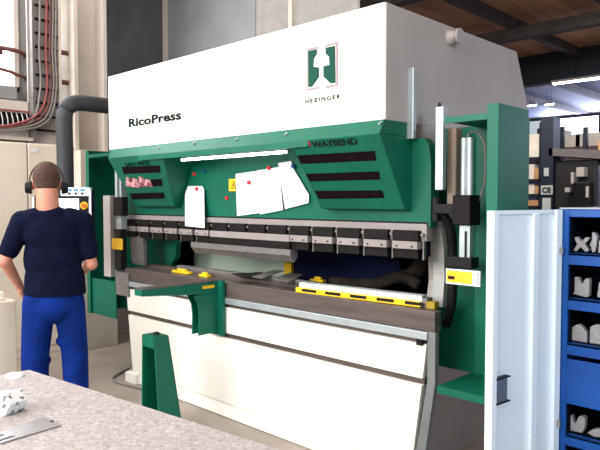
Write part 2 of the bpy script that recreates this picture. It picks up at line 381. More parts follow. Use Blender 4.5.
# right guard (open green cabinet)
GY, GB_, GT = 2.70, 3.02, 1.965
def guard(xi, xo, s, zb, name='side_guard'):
    g = MB(); xa, xb = sorted((xo, xo-s*.012)); g.box(xa, xb, GY+.0102, GB_-.001, zb, GT)            # outer sheet
    xa, xb = sorted((xo, xo-s*.055)); g.box(xa, xb, GY, GY+.01, zb, GT)                    # front return
    xa, xb = sorted((xi, xo)); g.box(xa, xb, GB_, GB_+.012, zb, GT-.045)                   # back plate
    xa, xb = sorted((xi, xo-s*.056)); g.box(xa, xb, GY+.009, GB_-.001, GT-.062, GT-.045); g.box(xa, xb, GY, GY+.008, GT-.07, GT-.04)   # top
    return g.build(name, M['green'], PB)
gr = guard(-1.63, -1.350, 1, .592)
g = MB(); g.box(-1.655, -1.36, GY, GB_+.2, .575, .59); g.box(-1.655, -1.36, GY-.006, GY, .555, .592); g.build('guard_shelf', M['green'], PB)
MB().box(-1.905, -1.63, 3.10, 3.115, .57, 1.92).build('side_guard', M['green'], PB)
gl_ = guard(-4.86, -5.30, -1, .50)
MB().box(-5.285, -4.83, GY+.02, GY+.03, .50, .82).build('side_guard', M['green'], PB)
MB().box(-5.14, -5.02, 2.78, 2.84, .84, 1.56).build('guard_post', M['frame'], PB)
# linear scales and hydraulic cylinders, right side
def bar(px0, px1, pyT, pyB, y, t, name, m):
    a = on(px0, pyT, 1, y); b2 = on(px1, pyB, 1, y)
    return MB().box(a.x, b2.x, y, y+t, b2.z, a.z, .003).build(name, m, PB)
bar(407, 413, 68, 138.5, 2.80, .03, 'scale_bar', M['alu'])
s1 = bar(435.5, 442.5, 107, 190, 2.84, .035, 'scale_bar', M['alu'])
a = on(439, 107, 1, 2.85); MB().cone((a.x, 2.855, a.z-.01), (a.x, 2.855, a.z+.022), .012, .006).build('scale_cap', M['black'], s1)
cx = on(467.5, 150, 1, 2.84).x
zc = lambda py: on(467.5, py, 1, 2.84).z
g = MB(); g.cone((cx-.016, 2.84, zc(138)), (cx-.016, 2.84, zc(198)), .017); g.cone((cx+.016, 2.84, zc(138)), (cx+.016, 2.84, zc(198)), .017)
cy = g.build('cylinder_rod', M['alu'], PB, smooth=False)
MB().box(cx-.055, cx+.045, 2.79, 2.90, zc(225), zc(195), .006).build('cylinder_block', M['clamp'], PB)
MB().box(cx-.03, cx+.03, 2.82, 2.86, zc(258), zc(225), .002).build('cylinder_guide', M['alu'], PB)
MB().box(cx+.004, cx+.012, 2.812, 2.822, zc(258), zc(231)).build('guide_slot', M['black'], PB)
MB().box(cx-.10, cx+.05, 2.80, 2.88, zc(268), zc(257), .005).build('sensor_bracket', M['black'], PB)
a = on(433, 205, 1, 2.80); b2 = on(458, 214, 1, 2.80)
MB().box(a.x, cx-.05, 2.80, 2.86, zc(214), zc(204), .004).build('bracket_arm', M['black'], PB)
MB().cone((a.x, 2.83, zc(222)), (a.x, 2.83, zc(198)), .022).build('bracket_pin', M['black'], PB)
MB().tube([on(438, 212, 1, 2.85), on(447, 220, 1, 2.88), on(451.5, 234, 1, 2.92), on(452.5, 252, 1, 2.95), on(452, 300, 1, 2.97), on(446, 325, 1, 3.0)], .026).build('energy_hose', M['black'], PB, smooth=True)
MB().tube([on(467, 140, 1, 2.85), on(470, 133, 1, 2.87), on(477, 132, 1, 2.88), on(484, 142, 1, 2.9), on(485.5, 160, 1, 2.92), on(484, 185, 1, 2.92), on(478, 202, 1, 2.88)], .006).build('hose', M['greyc'], PB, smooth=True)
a = on(446, 268, 1, 2.72); b2 = on(480, 288, 1, 2.72)
lp = MB().box(a.x, b2.x, 2.72, 2.728, b2.z+.005, a.z-.002).build('label_plate', M['paper'], PB)
MB().box(a.x+.006, a.x+.145, 2.716, 2.721, b2.z+.014, a.z-.010).build('yellow_label', M['sticker'], lp)
MB().box(a.x+.145, b2.x-.006, 2.716, 2.721, b2.z+.014, a.z-.010).build('faded_label', M['label'], lp)
MB().box(a.x+.016, a.x+.05, 2.712, 2.717, b2.z+.030, b2.z+.045).build('label_print', M['black'], lp)
# brown column seen in the throat
a = on(447, 128, 1, 2.93); b2 = on(455, 225, 1, 2.93)
MB().box(a.x, b2.x, 2.93, 3.0, 1.40, a.z, .01).build('throat_post', mat('beige_brown_paint', (.33,.25,.20), .6), PB)
# left cylinder group
for px0, px1, t, bt, nm, m in ((114.5, 117, 165, 200, 'cylinder_rod', M['alu']), (119, 121, 170, 200, 'cylinder_rod', M['alu']), (113, 122, 197, 216, 'cylinder_block', M['black']),
      (116, 121, 215, 232, 'cylinder_guide', M['alu']), (114, 121, 229, 270, 'sensor_bracket', M['black']), (115, 128, 271, 297, 'oil_canister', M['steel'])):
    y = 2.70 if nm in ('sensor_bracket', 'cylinder_block') else 2.72
    a = on(px0, t, 1, y); b2 = on(px1, bt, 1, y); MB().box(a.x, b2.x, y, y+.06, b2.z, a.z, .004).build(nm, m, PB)
a = on(112, 238, 1, 2.69); b2 = on(122.5, 250, 1, 2.69)
lp = MB().box(a.x, b2.x, 2.688, 2.694, b2.z, a.z).build('yellow_label', M['sticker'], PB)
# lifting lug on the housing side
lu = on(447, 38, 0, XR); 
g = MB(); g.cone((XR, 3.22, 2.455), (XR+.045, 3.22, 2.455), .050, .032, 24); g.cone((XR+.045, 3.22, 2.455), (XR+.065, 3.22, 2.455), .032, .044, 24); g.cone((XR+.065, 3.22, 2.455), (XR+.075, 3.22, 2.455), .044, .044, 24)
g.build('transport_lug', M['frame'], PB, smooth=False)
# warning sign
a = on(229, 179, 1, 2.846); b2 = on(243, 191, 1, 2.846)
ws = MB().box(a.x, b2.x, 2.844, 2.849, b2.z, a.z+.0).build('warning_sign', M['yellow'], PB)
mx = (a.x+b2.x)/2-.02; mz = (a.z+b2.z)/2
MB().prism([(mx-.03, 2.843, mz-.025), (mx+.03, 2.843, mz-.025), (mx, 2.843, mz+.03)], (0, -.001, 0)).build('warning_triangle', M['black'], ws)
MB().prism([(mx-.021, 2.8415, mz-.020), (mx+.021, 2.8415, mz-.020), (mx, 2.8415, mz+.020)], (0, -.001, 0)).build('triangle_inside', M['yellow'], ws)
MB().box(mx-.003, mx+.003, 2.838, 2.8402, mz-.014, mz+.008).build('exclamation_mark', M['black'], ws)
# front support arm on the bed
ax0 = -3.50
arm = MB(); arm.prism([(ax0, 2.728, .955), (ax0, 2.10, .955), (ax0, 2.10, .915), (ax0, 2.60, .875), (ax0, 2.728, .875)], (.085, 0, 0))
sa = arm.build('support_arm', M['green'], PB, bevel=.003)
br_ = MB()
x1 = ax0+.085
br_.prism([(ax0, 2.727, .875), (ax0, 2.50, .875), (ax0, 2.535, .81), (ax0, 2.545, .73), (ax0, 2.54, .60), (ax0, 2.727, .60)], (.012, 0, 0))
br_.prism([(x1-.012, 2.727, .875), (x1-.012, 2.50, .875), (x1-.012, 2.535, .81), (x1-.012, 2.545, .73), (x1-.012, 2.54, .60), (x1-.012, 2.727, .60)], (.012, 0, 0))
br_.box(ax0, x1+.05, 2.70, 2.727, .58, .96)
br_.build('arm_bracket', M['green'], sa)
MB().box(x1, x1+.003, 2.57, 2.67, .915, .935).build('arm_label', M['sticker'], sa)
MB().box(ax0+.0, ax0+.085, 2.10, 2.72, .955, .962).build('arm_top', M['brown'], sa)

# ------------------------------------------------------------------ things on the press brake
def sheet(pix, y, name, label, group=None, yb=None):
    P = []
    zs = [on(px, py, 1, y).z for px, py in pix]; zt, zb = max(zs), min(zs)
    for (px, py), z in zip(pix, zs):
        yy = y if yb is None else y+(yb-y)*(zt-z)/(zt-zb)
        P.append(on(px, py, 1, yy))
    return tag(MB().prism(P, (0, .0012, 0)).build(name, M['paper']), label, 'paper', group)
G = 'papers pinned to the green ram'
sheet([(188, 186), (202, 186), (204, 189), (204.5, 228), (185, 226), (185, 194)], 2.838, 'paper_sheet', 'white paper tag hanging alone at the left over the clamps, lower than the others', G, yb=2.79)
sheet([(235.5, 174), (256, 171), (260, 213), (237, 216)], 2.842, 'paper_sheet', 'white paper beside the yellow warning sign, pinned by a red magnet in its middle', G)
sheet([(256.5, 170.5), (279, 167), (283, 210), (260, 214.5)], 2.838, 'paper_sheet', 'middle white paper of the three together, red magnet at its top edge', G)
sheet([(278, 163), (291, 161), (293, 168), (309, 195), (308.5, 203), (285, 209), (282, 190)], 2.833, 'paper_sheet', 'white paper with slanted right edge, nearest the right louvres', G)
def magnet(px, py, y, m, label):
    q = on(px, py, 1, y); tag(MB().cone((q.x, y+.012, q.z), (q.x, y, q.z), .015, .012).build('magnet', m), label, 'magnet', 'round magnets on the green ram')
magnet(193.5, 174, 2.838, M['red'], 'red magnet above the lone left paper')
magnet(196, 189, 2.824, M['red'], 'red magnet holding the lone left paper')
magnet(226, 198, 2.838, M['red'], 'red magnet on bare green below the warning sign')
magnet(248, 182.5, 2.829, M['red'], 'red magnet in the middle of the paper by the warning sign')
magnet(268, 168, 2.825, M['red'], 'red magnet at the top edge of the middle paper')
magnet(204, 171, 2.838, M['bluem'], 'dark blue magnet right of the red one above the left paper')
magnet(292, 166, 2.820, M['bluem'], 'dark blue magnet at the top of the slanted paper')

# loose silver and yellow rail on the bed
A, B = on(297, 291, 2, .96), on(420, 306, 2, .96)
RL = thing('support_rail', (A.x, A.y, .95), 'silver and yellow slotted rail lying along the right half of the bed', 'rail')
d = (B-A); d.z = 0; L = d.length; d.normalize(); nrm = Vector((-d.y, d.x, 0))
def slab(name, m, par, a0, a1, t0, t1, z0, z1, bev=.002):
    P = []
    for z in (z0, z1):
        for a, t in ((a0, t0), (a1, t0), (a1, t1), (a0, t1)):
            q = A+d*a+nrm*t; P.append((q.x, q.y, z))
    return MB().hull(P).build(name, m, par)
slab('silver_bar', mat('bright_bar', (.62,.68,.68), .35, metal=.3), RL, 0, L, .02, .075, .978, 1.012)
yb_ = slab('yellow_bar', M['yellow'], RL, -.01, L, .0, .02, .953, .982)
for i in range(5): slab('slot', M['black'], yb_, .04+i*.18, .15+i*.18, -.003, .002, .962, .978)
slab('rail_base', M['clamp'], RL, 0, L, .03, .09, .951, .975)
slab('end_cap', M['steel'], RL, L, L+.03, .02, .08, .951, 1.0)
slab('end_block', mat('olive_yellow', (.35,.25,.02), .6), RL, L+.03, L+.08, .01, .06, .951, .985)
# small yellow stop blocks and scraps
def stopb(px, py, label, L_=.16):
    q = on(px, py, 2, .955); t = thing('stop_block', (q.x, q.y, .95), label, 'stop block', 'yellow stop blocks on the bed')
    MB().box(q.x-L_/2, q.x+L_/2, q.y-.02, q.y+.02, .9505, .968, .002).build('base', M['yellow'], t)
    MB().box(q.x-L_/4, q.x+L_/4, q.y-.008, q.y+.012, .968, .984, .002).build('slide', M['yellow'], t)
stopb(182, 272.5, 'yellow stop block at the left end of the bed behind the support arm', .22)
stopb(205, 276, 'small yellow stop block just right of the longer left one', .10)
stopb(318, 281, 'thin yellow stop block behind the left end of the silver rail', .12)
def scrap(pix, z, label, m=M['steel'], th=.004):
    P = [on(px, py, 2, z) for px, py in pix]
    tag(MB().prism(P, (0, 0, th)).build('sheet_offcut', m), label, 'metal offcut', 'thin metal offcuts on the bed')
scrap([(231, 274), (262, 272.5), (268, 276), (243, 278)], .975+.021, 'dark flat metal offcut at the left of the pile on the bed', M['clamp'])
scrap([(252, 277), (273, 270.5), (284, 271), (262, 279)], .975+.026, 'grey metal offcut leaning across the middle of the bed')
scrap([(273, 279), (290, 273), (303, 275), (288, 283)], .975+.021, 'grey metal offcut by the end of the silver rail')

# ------------------------------------------------------------------ green floor stand
ST = thing('floor_stand', (-3.45, 2.22, 0), 'green tapered floor stand with a black knob in front of the machine', 'stand')
xa, xb, ya, yb2 = -3.53, -3.385, 2.17, 2.275
H = .65
sh = MB(); t = .012
def q4(x0t, x1t, y0t, y1t, x0b, x1b, y0b, y1b, zt=H, zb=0):
    return [(x0t, y0t, zt), (x1t, y0t, zt), (x1t, y1t, zt), (x0t, y1t, zt), (x0b, y0b, zb), (x1b, y0b, zb), (x1b, y1b, zb), (x0b, y1b, zb)]
sh.hull(q4(xb-t, xb, ya, yb2, xb+.06-t, xb+.06, ya, yb2+.07))
sh.hull(q4(xa, xa+t, ya, yb2, xa-.02, xa-.02+t, ya, yb2+.07))
sh.hull(q4(xa, xb, yb2-t, yb2, xa-.02, xb+.06, yb2+.07-t, yb2+.07))
sh.hull([(xa, ya, H), (xb, ya, H), (xb, yb2, H), (xa, yb2, H), (xa-.002, ya, H-.075), (xb+.008, ya, H-.075), (xb+.008, yb2, H-.075), (xa-.002, yb2, H-.075)])
sh.build('column', M['green'], ST, bevel=.003)
MB().box(xa-.05, xb+.09, ya-.02, yb2+.1, 0, .012).build('foot_plate', M['green'], ST)
kb = MB(); kb.cone((-3.455, 2.23, H), (-3.455, 2.23, H+.016), .022, .018); kb.build('knob', M['black'], ST)
tag(MB().tube([(-4.95, 2.9, .012), (-4.86, 2.74, .012), (-4.76, 2.64, .012), (-4.60, 2.62, .012), (-4.3, 2.67, .012), (-3.9, 2.68, .012)], .010).build('floor_cable', M['greyc'], smooth=True), 'grey cable curving over the floor around the left machine foot', 'cable')

# ------------------------------------------------------------------ control pendant
CP = thing('control_pendant', (-4.56, 2.44, 1.5), 'black and white control panel hanging from the dark grey arm before the operator', 'control panel')
D0 = 4.95; u0 = (64-300)/FPX*D0
cxp, cyp = _F[0]*D0+_R.x*u0, _F[1]*D0+_R.y*u0
ang = math.radians(52)
ex = Vector((math.cos(ang), math.sin(ang), 0)); ey = Vector((-math.sin(ang), math.cos(ang), 0))   # right and away from the viewer
def pbox(name, m, par, a0, a1, b0, b1, z0, z1, bev=0):
    P = [Vector((cxp, cyp, 0))+ex*a+ey*b3+Vector((0, 0, z)) for z in (z0, z1) for a, b3 in ((a0, b0), (a1, b0), (a1, b1), (a0, b1))]
    return MB().hull(P).build(name, m, par, bevel=bev)
ZP = lambda py: CAMH+(200-py)/FPX*D0
pbox('panel_body', M['black'], CP, -.22, .195, 0, .09, ZP(250), ZP(195), .004)
hd = pbox('button_box', M['white'], CP, -.02, .20, -.01, .09, ZP(196), ZP(187.5), .003)
for i in range(3):
    a = .045+i*.05
    c0 = Vector((cxp, cyp, ZP(193.5)))+ex*a-ey*.01
    MB().cone(c0, c0-ey*.012, .009).build('knob', M['black'], hd)
    pbox('button', M['conn'], hd, a-.018, a+.018, -.013, -.009, ZP(191), ZP(189))
pbox('screen', M['screen'], CP, -.16, .115, -.004, .004, ZP(217), ZP(198.5))
e0 = Vector((cxp, cyp, ZP(205.5)))+ex*.155
es = MB().cone(e0, e0-ey*.008, .030).build('emergency_stop', M['yellow'], CP)
MB().cone(e0-ey*.008, e0-ey*.03, .018).build('button', M['orange'], es)
pbox('side_trim', M['paper'], CP, .195, .212, -.02, .09, ZP(246), ZP(190), .003)
pbox('side_trim', M['paper'], CP, -.235, -.22, -.02, .09, ZP(246), ZP(197), .003)
pbox('back_shell', M['navy'], CP, .212, .222, 0, .09, ZP(240), ZP(190))
# duct arm
dm = MB().tube([(-5.02, 2.377, 1.50), (-5.02, 2.377, 1.9), (-5.02, 2.377, 2.22), (-5.015, 2.43, 2.31), (-5.01, 2.52, 2.335), (-4.99, 2.75, 2.335), (-4.94, 2.98, 2.335), (-4.80, 3.10, 2.335), (-4.708, 3.12, 2.335)], .067, 16)
pbox('arm_bracket', M['black'], CP, -.09, -.02, .05, .30, 1.48, 1.56)
dm.build('duct_arm', M['duct'], CP, smooth=True)

# ------------------------------------------------------------------ electrical cabinets and left wall clutter
def ecab(y0, y1, label):
    t = thing('electrical_cabinet', (-6.25, (y0+y1)/2, 0), label, 'cabinet', 'electrical cabinets along the left wall')
    MB().box(-6.495, -6.08, y0+.003, y1-.003, 0, 2.07, .006).build('body', M['cab'], t)
    dd = MB().box(-6.082, -6.066, y0+.008, y1-.008, .08, 2.055, .004).build('door', M['cab'], t)
    MB().box(-6.066, -6.05, y0+.05, y0+.07, .95, 1.12, .003).build('handle', M['black'], dd)
    return t
ecab(1.72, 2.50, 'beige electrical cabinet at the left edge, left of the seam')
t2 = ecab(2.50, 2.94, 'beige electrical cabinet behind the head of the operator, small white label on top')
MB().box(-6.064, -6.061, 2.53, 2.60, 1.98, 2.02).build('label', M['paper'], t2)
t3 = thing('wall_box', (-6.0, 3.15, 0), 'narrow beige cabinet in front of the column with a small dark label', 'cabinet')
MB().box(-6.055, -5.90, 2.95, 3.34, 0, 2.02, .006).build('body', M['column'], t3)
MB().box(-5.90, -5.895, 3.10, 3.17, 1.93, 1.96).build('label', M['black'], t3)
# cable ladder going up
LD = thing('cable_ladder', (-6.1, 2.72, 2.1), 'vertical steel cable ladder with rungs rising beside the column', 'cable ladder')
yl, yr = 2.60, 2.86
MB().box(-6.18, -6.12, yl-.015, yl+.01, 2.08, 4.9).build('side_rail', M['steel'], LD)
MB().box(-6.18, -6.12, yr-.01, yr+.015, 2.08, 4.9).build('side_rail', M['column'], LD)
for i in range(20): MB().box(-6.17, -6.14, yl+.01, yr-.01, 2.2+i*.135, 2.22+i*.135).build('rung', M['clamp'], LD)
MB().box(-6.22, -6.20, yl-.03, yr+.03, 2.08, 4.9).build('back_sheet', M['frame'], LD)
for i, (y, m, nm) in enumerate(((2.725, 'redc', 'red cable'), (2.765, 'rust', 'brown cable'), (2.79, 'greyc', 'grey cable'), (2.82, 'greyc', 'grey cable'), (2.66, 'greyc', 'grey cable'))):
    z1 = 2.30-.03*i
    o = MB().tube([(-6.125, y, 4.9), (-6.125, y+.01, 3.6), (-6.125, y-.005, 3.0), (-6.125, y, 2.62), (-6.11, y-.10, 2.36-.02*i), (-6.10, y-.40, 2.22-.012*i), (-6.10, 1.9, 2.17-.012*i)], .011).build('cable', M[m], smooth=True)
    tag(o, ['red cable running down the middle of the ladder', 'rusty brown cable just right of the red one on the ladder', 'grey cable right of the brown one on the ladder', 'grey cable nearest the right rail of the ladder', 'grey cable left of the red one on the ladder'][i], 'cable', 'cables down the wall ladder')
# horizontal tray with wires
TR = thing('wire_tray', (-6.1, 2.1, 2.1), 'horizontal wire tray of dark terminals above the beige cabinets', 'wire tray')
MB().box(-6.30, -6.20, 1.5, 2.58, 2.10, 2.48).build('back_panel', M['column'], TR)
MB().box(-6.20, -6.16, 1.5, 2.56, 2.24, 2.36).build('terminal_strip', M['clamp'], TR)
MB().box(-6.16, -6.13, 1.5, 2.56, 2.365, 2.38).build('red_strip', M['redc'], TR)
MB().box(-6.20, -6.14, 1.5, 2.62, 2.095, 2.125).build('bottom_rail', M['column'], TR)
for i in range(13):
    y = 1.95+i*.048; MB().tube([(-6.14, y, 2.35), (-6.12, y+.008, 2.28), (-6.14, y+.015, 2.2)], .005, 6).build('wire', M['whitec'], TR)
# pipes
for (pts, r_, lb) in (([(-6.33, -1, 2.93), (-6.33, 2.1, 2.93), (-6.33, 2.3, 2.99), (-6.33, 2.54, 2.985), (-6.48, 2.66, 2.985)], .022, 'upper rusty pipe with a kink crossing the window'),
                    ([(-6.33, -1, 2.80), (-6.33, 2.0, 2.80), (-6.33, 2.54, 2.75), (-6.48, 2.66, 2.75)], .016, 'lower thin rusty pipe crossing below the first one')):
    tag(MB().tube(pts, r_).build('rusty_pipe', M['rust'], smooth=True), lb, 'pipe', 'rusty pipes on the left wall')
for z, lb in ((3.02, 'upper dark pipe stub between ladder and column'), (2.72, 'lower dark pipe stub between ladder and column')):
    tag(MB().cone((-6.2, 2.9, z), (-6.2, 3.04, z), .025).build('pipe_stub', M['rust']), lb, 'pipe', 'pipe stubs beside the column')
# low beige machine box at the left edge
BX = thing('beige_side_cabinet', (-4.9, 1.4, 0), 'low beige cabinet at the left edge next to the operator', 'cabinet')
MB().box(-5.3, -4.58, .9, 1.79, .06, .80, .01).build('body', M['cab'], BX)
MB().box(-5.28, -4.60, .92, 1.77, 0, .06).build('plinth', M['black'], BX)
tag(MB().box(-5.1, -4.62, 1.2, 1.72, .801, .86, .004).build('carton', M['boxw']), 'flat white carton on the low beige cabinet at the left', 'carton')
tag(MB().box(-5.1, -4.70, 1.25, 1.60, .861, .94, .006).build('tool_case', M['label']), 'grey tool case on top of the flat white carton', 'case')

# ------------------------------------------------------------------ person
PX, PY = -4.16, 1.875
TH = math.radians(63)
RM = Matrix.Translation((PX, PY, 0)) @ Matrix.Rotation(TH, 4, 'Z')
def body_mesh(caps, name, m, parent, voxel=.009, smooth_it=4, cut=None):
    mb = MB()
    for c_ in caps:
        if c_[0] == 'c': mb.capsule(c_[1], c_[2], c_[3], c_[4])
        elif c_[0] == 'e': mb.ball(c_[1], 1, *c_[2], n=24)
    me = bpy.data.meshes.new(name); mb.bm.to_mesh(me); mb.bm.free()
    o = bpy.data.objects.new(name, me); COL.objects.link(o)
    md = o.modifiers.new('r', 'REMESH'); md.mode = 'VOXEL'; md.voxel_size = voxel
    ms = o.modifiers.new('s', 'SMOOTH'); ms.factor = .6; ms.iterations = smooth_it
    bpy.context.view_layer.update()
    me2 = bpy.data.meshes.new_from_object(o.evaluated_get(bpy.context.evaluated_depsgraph_get()))
    bpy.data.objects.remove(o)
    bm = bmesh.new(); bm.from_mesh(me2)
    for (co, no) in (cut or []):
        bmesh.ops.bisect_plane(bm, geom=bm.verts[:]+bm.edges[:]+bm.faces[:], plane_co=co, plane_no=no, clear_outer=True)
        es = [e for e in bm.edges if e.is_boundary]
        if es: bmesh.ops.holes_fill(bm, edges=es, sides=0)
    bm.transform(RM); bm.to_mesh(me2); bm.free()
    o = bpy.data.objects.new(name, me2); COL.objects.link(o); me2.materials.clear(); me2.materials.append(m)
    for p in me2.polygons: p.use_smooth = True
    if parent:
        o.parent = parent
        for v in me2.vertices: v.co -= parent.location
    return o
PE = thing('person', (PX, PY, 0), 'person seen from behind in navy t-shirt, blue work trousers and ear defenders', 'person')
V = Vector
HC = V((-.035, .03, 1.650))
def hand(w, dirn, palm_n, thumb_side):
    dirn = dirn.normalized(); side = thumb_side.normalized(); out = [('c', w, w+dirn*.075, .030, .028), ('c', w+side*.018+dirn*.03, w+side*.022+dirn*.075, .020, .017), ('c', w-side*.018+dirn*.03, w-side*.022+dirn*.07, .020, .016)]
    cu = palm_n.normalized()
    for i, (s_, l) in enumerate(((.028, .065), (.010, .075), (-.009, .07), (-.027, .055))):
        b0 = w+dirn*.08+side*s_; b1 = b0+dirn*l*.5+cu*.008; b2_ = b1+dirn*l*.35+cu*.025
        out += [('c', b0-dirn*.02, b1, .0105, .0095), ('c', b1, b2_, .0095, .0075)]
    t0 = w+side*.025+dirn*.02; t1 = t0+side*.035+dirn*.03+cu*.01; t2_ = t1+dirn*.03+cu*.012
    out += [('c', t0, t1, .014, .012), ('c', t1, t2_, .012, .009)]
    return out
LS, LE, LW = V((-.192, 0, 1.380)), V((-.298, -.02, 1.115)), V((-.225, .13, .925))
RS, RE, RW = V((.190, 0, 1.380)), V((.246, .0, 1.075)), V((.21, .23, 1.03))
body = [('e', HC+V((0, -.005, .01)), (.084, .100, .112)), ('e', HC+V((0, .035, -.055)), (.060, .062, .062)), ('e', HC+V((0, .02, .03)), (.073, .085, .08)),
        ('c', V((-.025, -.01, 1.42)), V((-.035, -.005, 1.60)), .078, .070),
        ('e', HC+V((0, .108, -.02)), (.013, .018, .020)), ('e', HC+V((0, .098, -.065)), (.022, .012, .010)),
        ('e', HC+V((-.088, .0, -.03)), (.014, .022, .034)), ('e', HC+V((.088, .0, -.03)), (.014, .022, .034)),
        ('e', V((0, 0, 1.27)), (.165, .10, .19)), ('e', V((0, 0, 1.05)), (.155, .095, .2)), ('e', V((0, 0, .92)), (.16, .10, .12)),
        ('c', V((-.13, 0, 1.40)), LS, .06, .058), ('c', V((.13, 0, 1.40)), RS, .06, .058),
        ('c', LS, LE, .054, .041), ('c', LE, LW, .044, .028), ('c', RS, RE, .054, .041), ('c', RE, RW, .044, .028),
        ('c', V((-.09, 0, .88)), V((-.115, .02, .48)), .085, .055), ('c', V((-.115, .02, .48)), V((-.12, -.02, .09)), .055, .040),
        ('c', V((.09, 0, .88)), V((.12, .01, .48)), .085, .055), ('c', V((.12, .01, .48)), V((.13, -.03, .09)), .055, .040)]
body += hand(LW, LW-LE+V((0, 0, -.05)), V((.8, .3, 0)), V((0, .9, .45)))
body += hand(RW, RW-RE, V((0, 0, -1)), V((-1, 0, .2)))
body_mesh(body, 'body', M['skin'], PE, .007, 3)
# face details (turned away from the photograph)
for s in (-1, 1):
    body_mesh([('e', HC+V((s*.030, .092, .01)), (.012, .010, .010))], 'eye', M['paper'], PE, .003, 1)
# short hair
body_mesh([('e', HC+V((0, -.010, .022)), (.090, .106, .110)), ('e', HC+V((0, -.050, -.025)), (.072, .060, .062))], 'hair', M['hair'], PE, .006, 3,
          cut=[(HC+V((0, .085, .0)), V((0, 1, -.55)))])
# ear defenders
ED = bpy.data.objects.new('ear_defenders', None)
edm = MB()
pts = [RM @ (HC+V((math.cos(a_)*.112, .012, -.03+math.sin(a_)*.160))) for a_ in [math.pi*i/12 for i in range(13)]]
bpy.data.objects.remove(ED)
edo = edm.tube(pts, .005, 6).build('ear_defenders', M['hair'], PE, smooth=True)
for s in (-1, 1):
    c0 = HC+V((s*.094, .0, -.045))
    mb = MB(); mb.cone(RM @ c0, RM @ (c0+V((s*.042, 0, 0))), .046, .038, 20); mb.build('ear_cup', M['black'], edo, bevel=.006)
# T-shirt
sh_ = [('e', V((0, -.005, 1.30)), (.200, .125, .155)), ('e', V((.0, 0, 1.12)), (.190, .120, .22)), ('e', V((.01, 0, .97)), (.198, .125, .2)), ('c', V((0, 0, .95)), V((0, 0, .80)), .1, .1), ('e', V((.01, 0, .90)), (.202, .13, .2)),
       ('c', V((-.11, -.01, 1.395)), LS+V((-.0, 0, -.01)), .075, .073), ('c', V((.11, -.01, 1.395)), RS+V((0, 0, -.01)), .075, .073),
       ('e', V((-.01, -.012, 1.415)), (.115, .088, .070)),
       ('c', LS, LS.lerp(LE, .72), .072, .066), ('c', RS, RS.lerp(RE, .72), .072, .066)]
tee = body_mesh(sh_, 't_shirt', M['shirt'], PE, .009, 4, cut=[(V((0, 0, .875)), V((0, 0, -1)))])
# trousers
tr_ = [('e', V((.0, 0, .86)), (.195, .125, .14)), ('c', V((-.095, 0, .82)), V((-.125, .02, .46)), .108, .092), ('c', V((-.125, .02, .46)), V((-.128, -.01, .08)), .092, .082),
       ('c', V((.095, 0, .82)), V((.13, .01, .46)), .108, .090), ('c', V((.13, .01, .46)), V((.14, -.02, .08)), .090, .080), ('e', V((0, -.03, .80)), (.16, .11, .12)),
       ('e', V((.10, .01, .55)), (.095, .09, .05)), ('e', V((-.12, .03, .42)), (.098, .09, .05)), ('e', V((.165, .0, .66)), (.04, .07, .09))]
body_mesh(tr_, 'trousers', M['trous'], PE, .009, 4, cut=[(V((0, 0, .06)), V((0, 0, -1))), (V((0, 0, .93)), V((0, 0, 1)))])
for s, y in ((-1, -.01), (1, -.03)):
    body_mesh([('e', V((s*.13, y-.01, .05)), (.048, .07, .055)), ('e', V((s*.14, y+.10, .035)), (.050, .11, .036)), ('c', V((s*.13, y, .06)), V((s*.13, y, .12)), .045, .048)], 'boot', M['boot'], PE, .007, 3, cut=[(V((0, 0, .0)), V((0, 0, -1)))])

# ------------------------------------------------------------------ foreground table and things on it
TB = thing('work_table', (-1.4, .6, 0), 'speckled grey topped table in the left foreground', 'table')
co = [(-2.285, .935), (-.48, 1.135), (-.42, .28), (-2.36, .06)]
MB().prism([(x, y, .865) for x, y in co], (0, 0, .035)).build('table_top', M['granite'], TB, bevel=.004)
for x, y in ((-2.2, .85), (-.55, 1.02), (-.5, .36), (-2.25, .15)): MB().box(x-.03, x+.03, y-.03, y+.03, 0, .865).build('leg', M['duct'], TB)
MB().box(-2.2, -.55, .84, .87, .78, .865).build('apron', M['duct'], TB)
# notched metal plate
mp_ = [on(px, py, 2, .901) for px, py in ((-6, 436), (45, 417.5), (61, 426), (6, 443), (-10, 447))]
plate = thing('notched_plate', (mp_[0].x, mp_[0].y, .9), 'flat shiny metal plate with two notches lying on the speckled table', 'metal plate')
A_, B_, C_, D_ = [on(px, py, 2, .901) for px, py in ((-14, 438), (45, 417.5), (61, 426), (1, 444))]
def pl(u, v): return A_.lerp(B_, u).lerp(D_.lerp(C_, u), v)
ol = [(0, 0), (1, 0), (1, 1), (.0, 1), (.0, .82), (.25, .82), (.30, .74), (.25, .66), (0, .66), (0, .40), (.18, .40), (.23, .32), (.18, .24), (0, .24)]
MB().prism([pl(*q) for q in ol], (0, 0, .003)).build('plate_sheet', mat('brushed_plate', (.50,.50,.52), .3, metal=.8, c2=(.36,.34,.34), scale=5), plate)
q = on(52, 421.5, 2, .904); MB().cone((q.x, q.y, .903), (q.x, q.y, .9052), .005).build('hole', M['black'], plate)
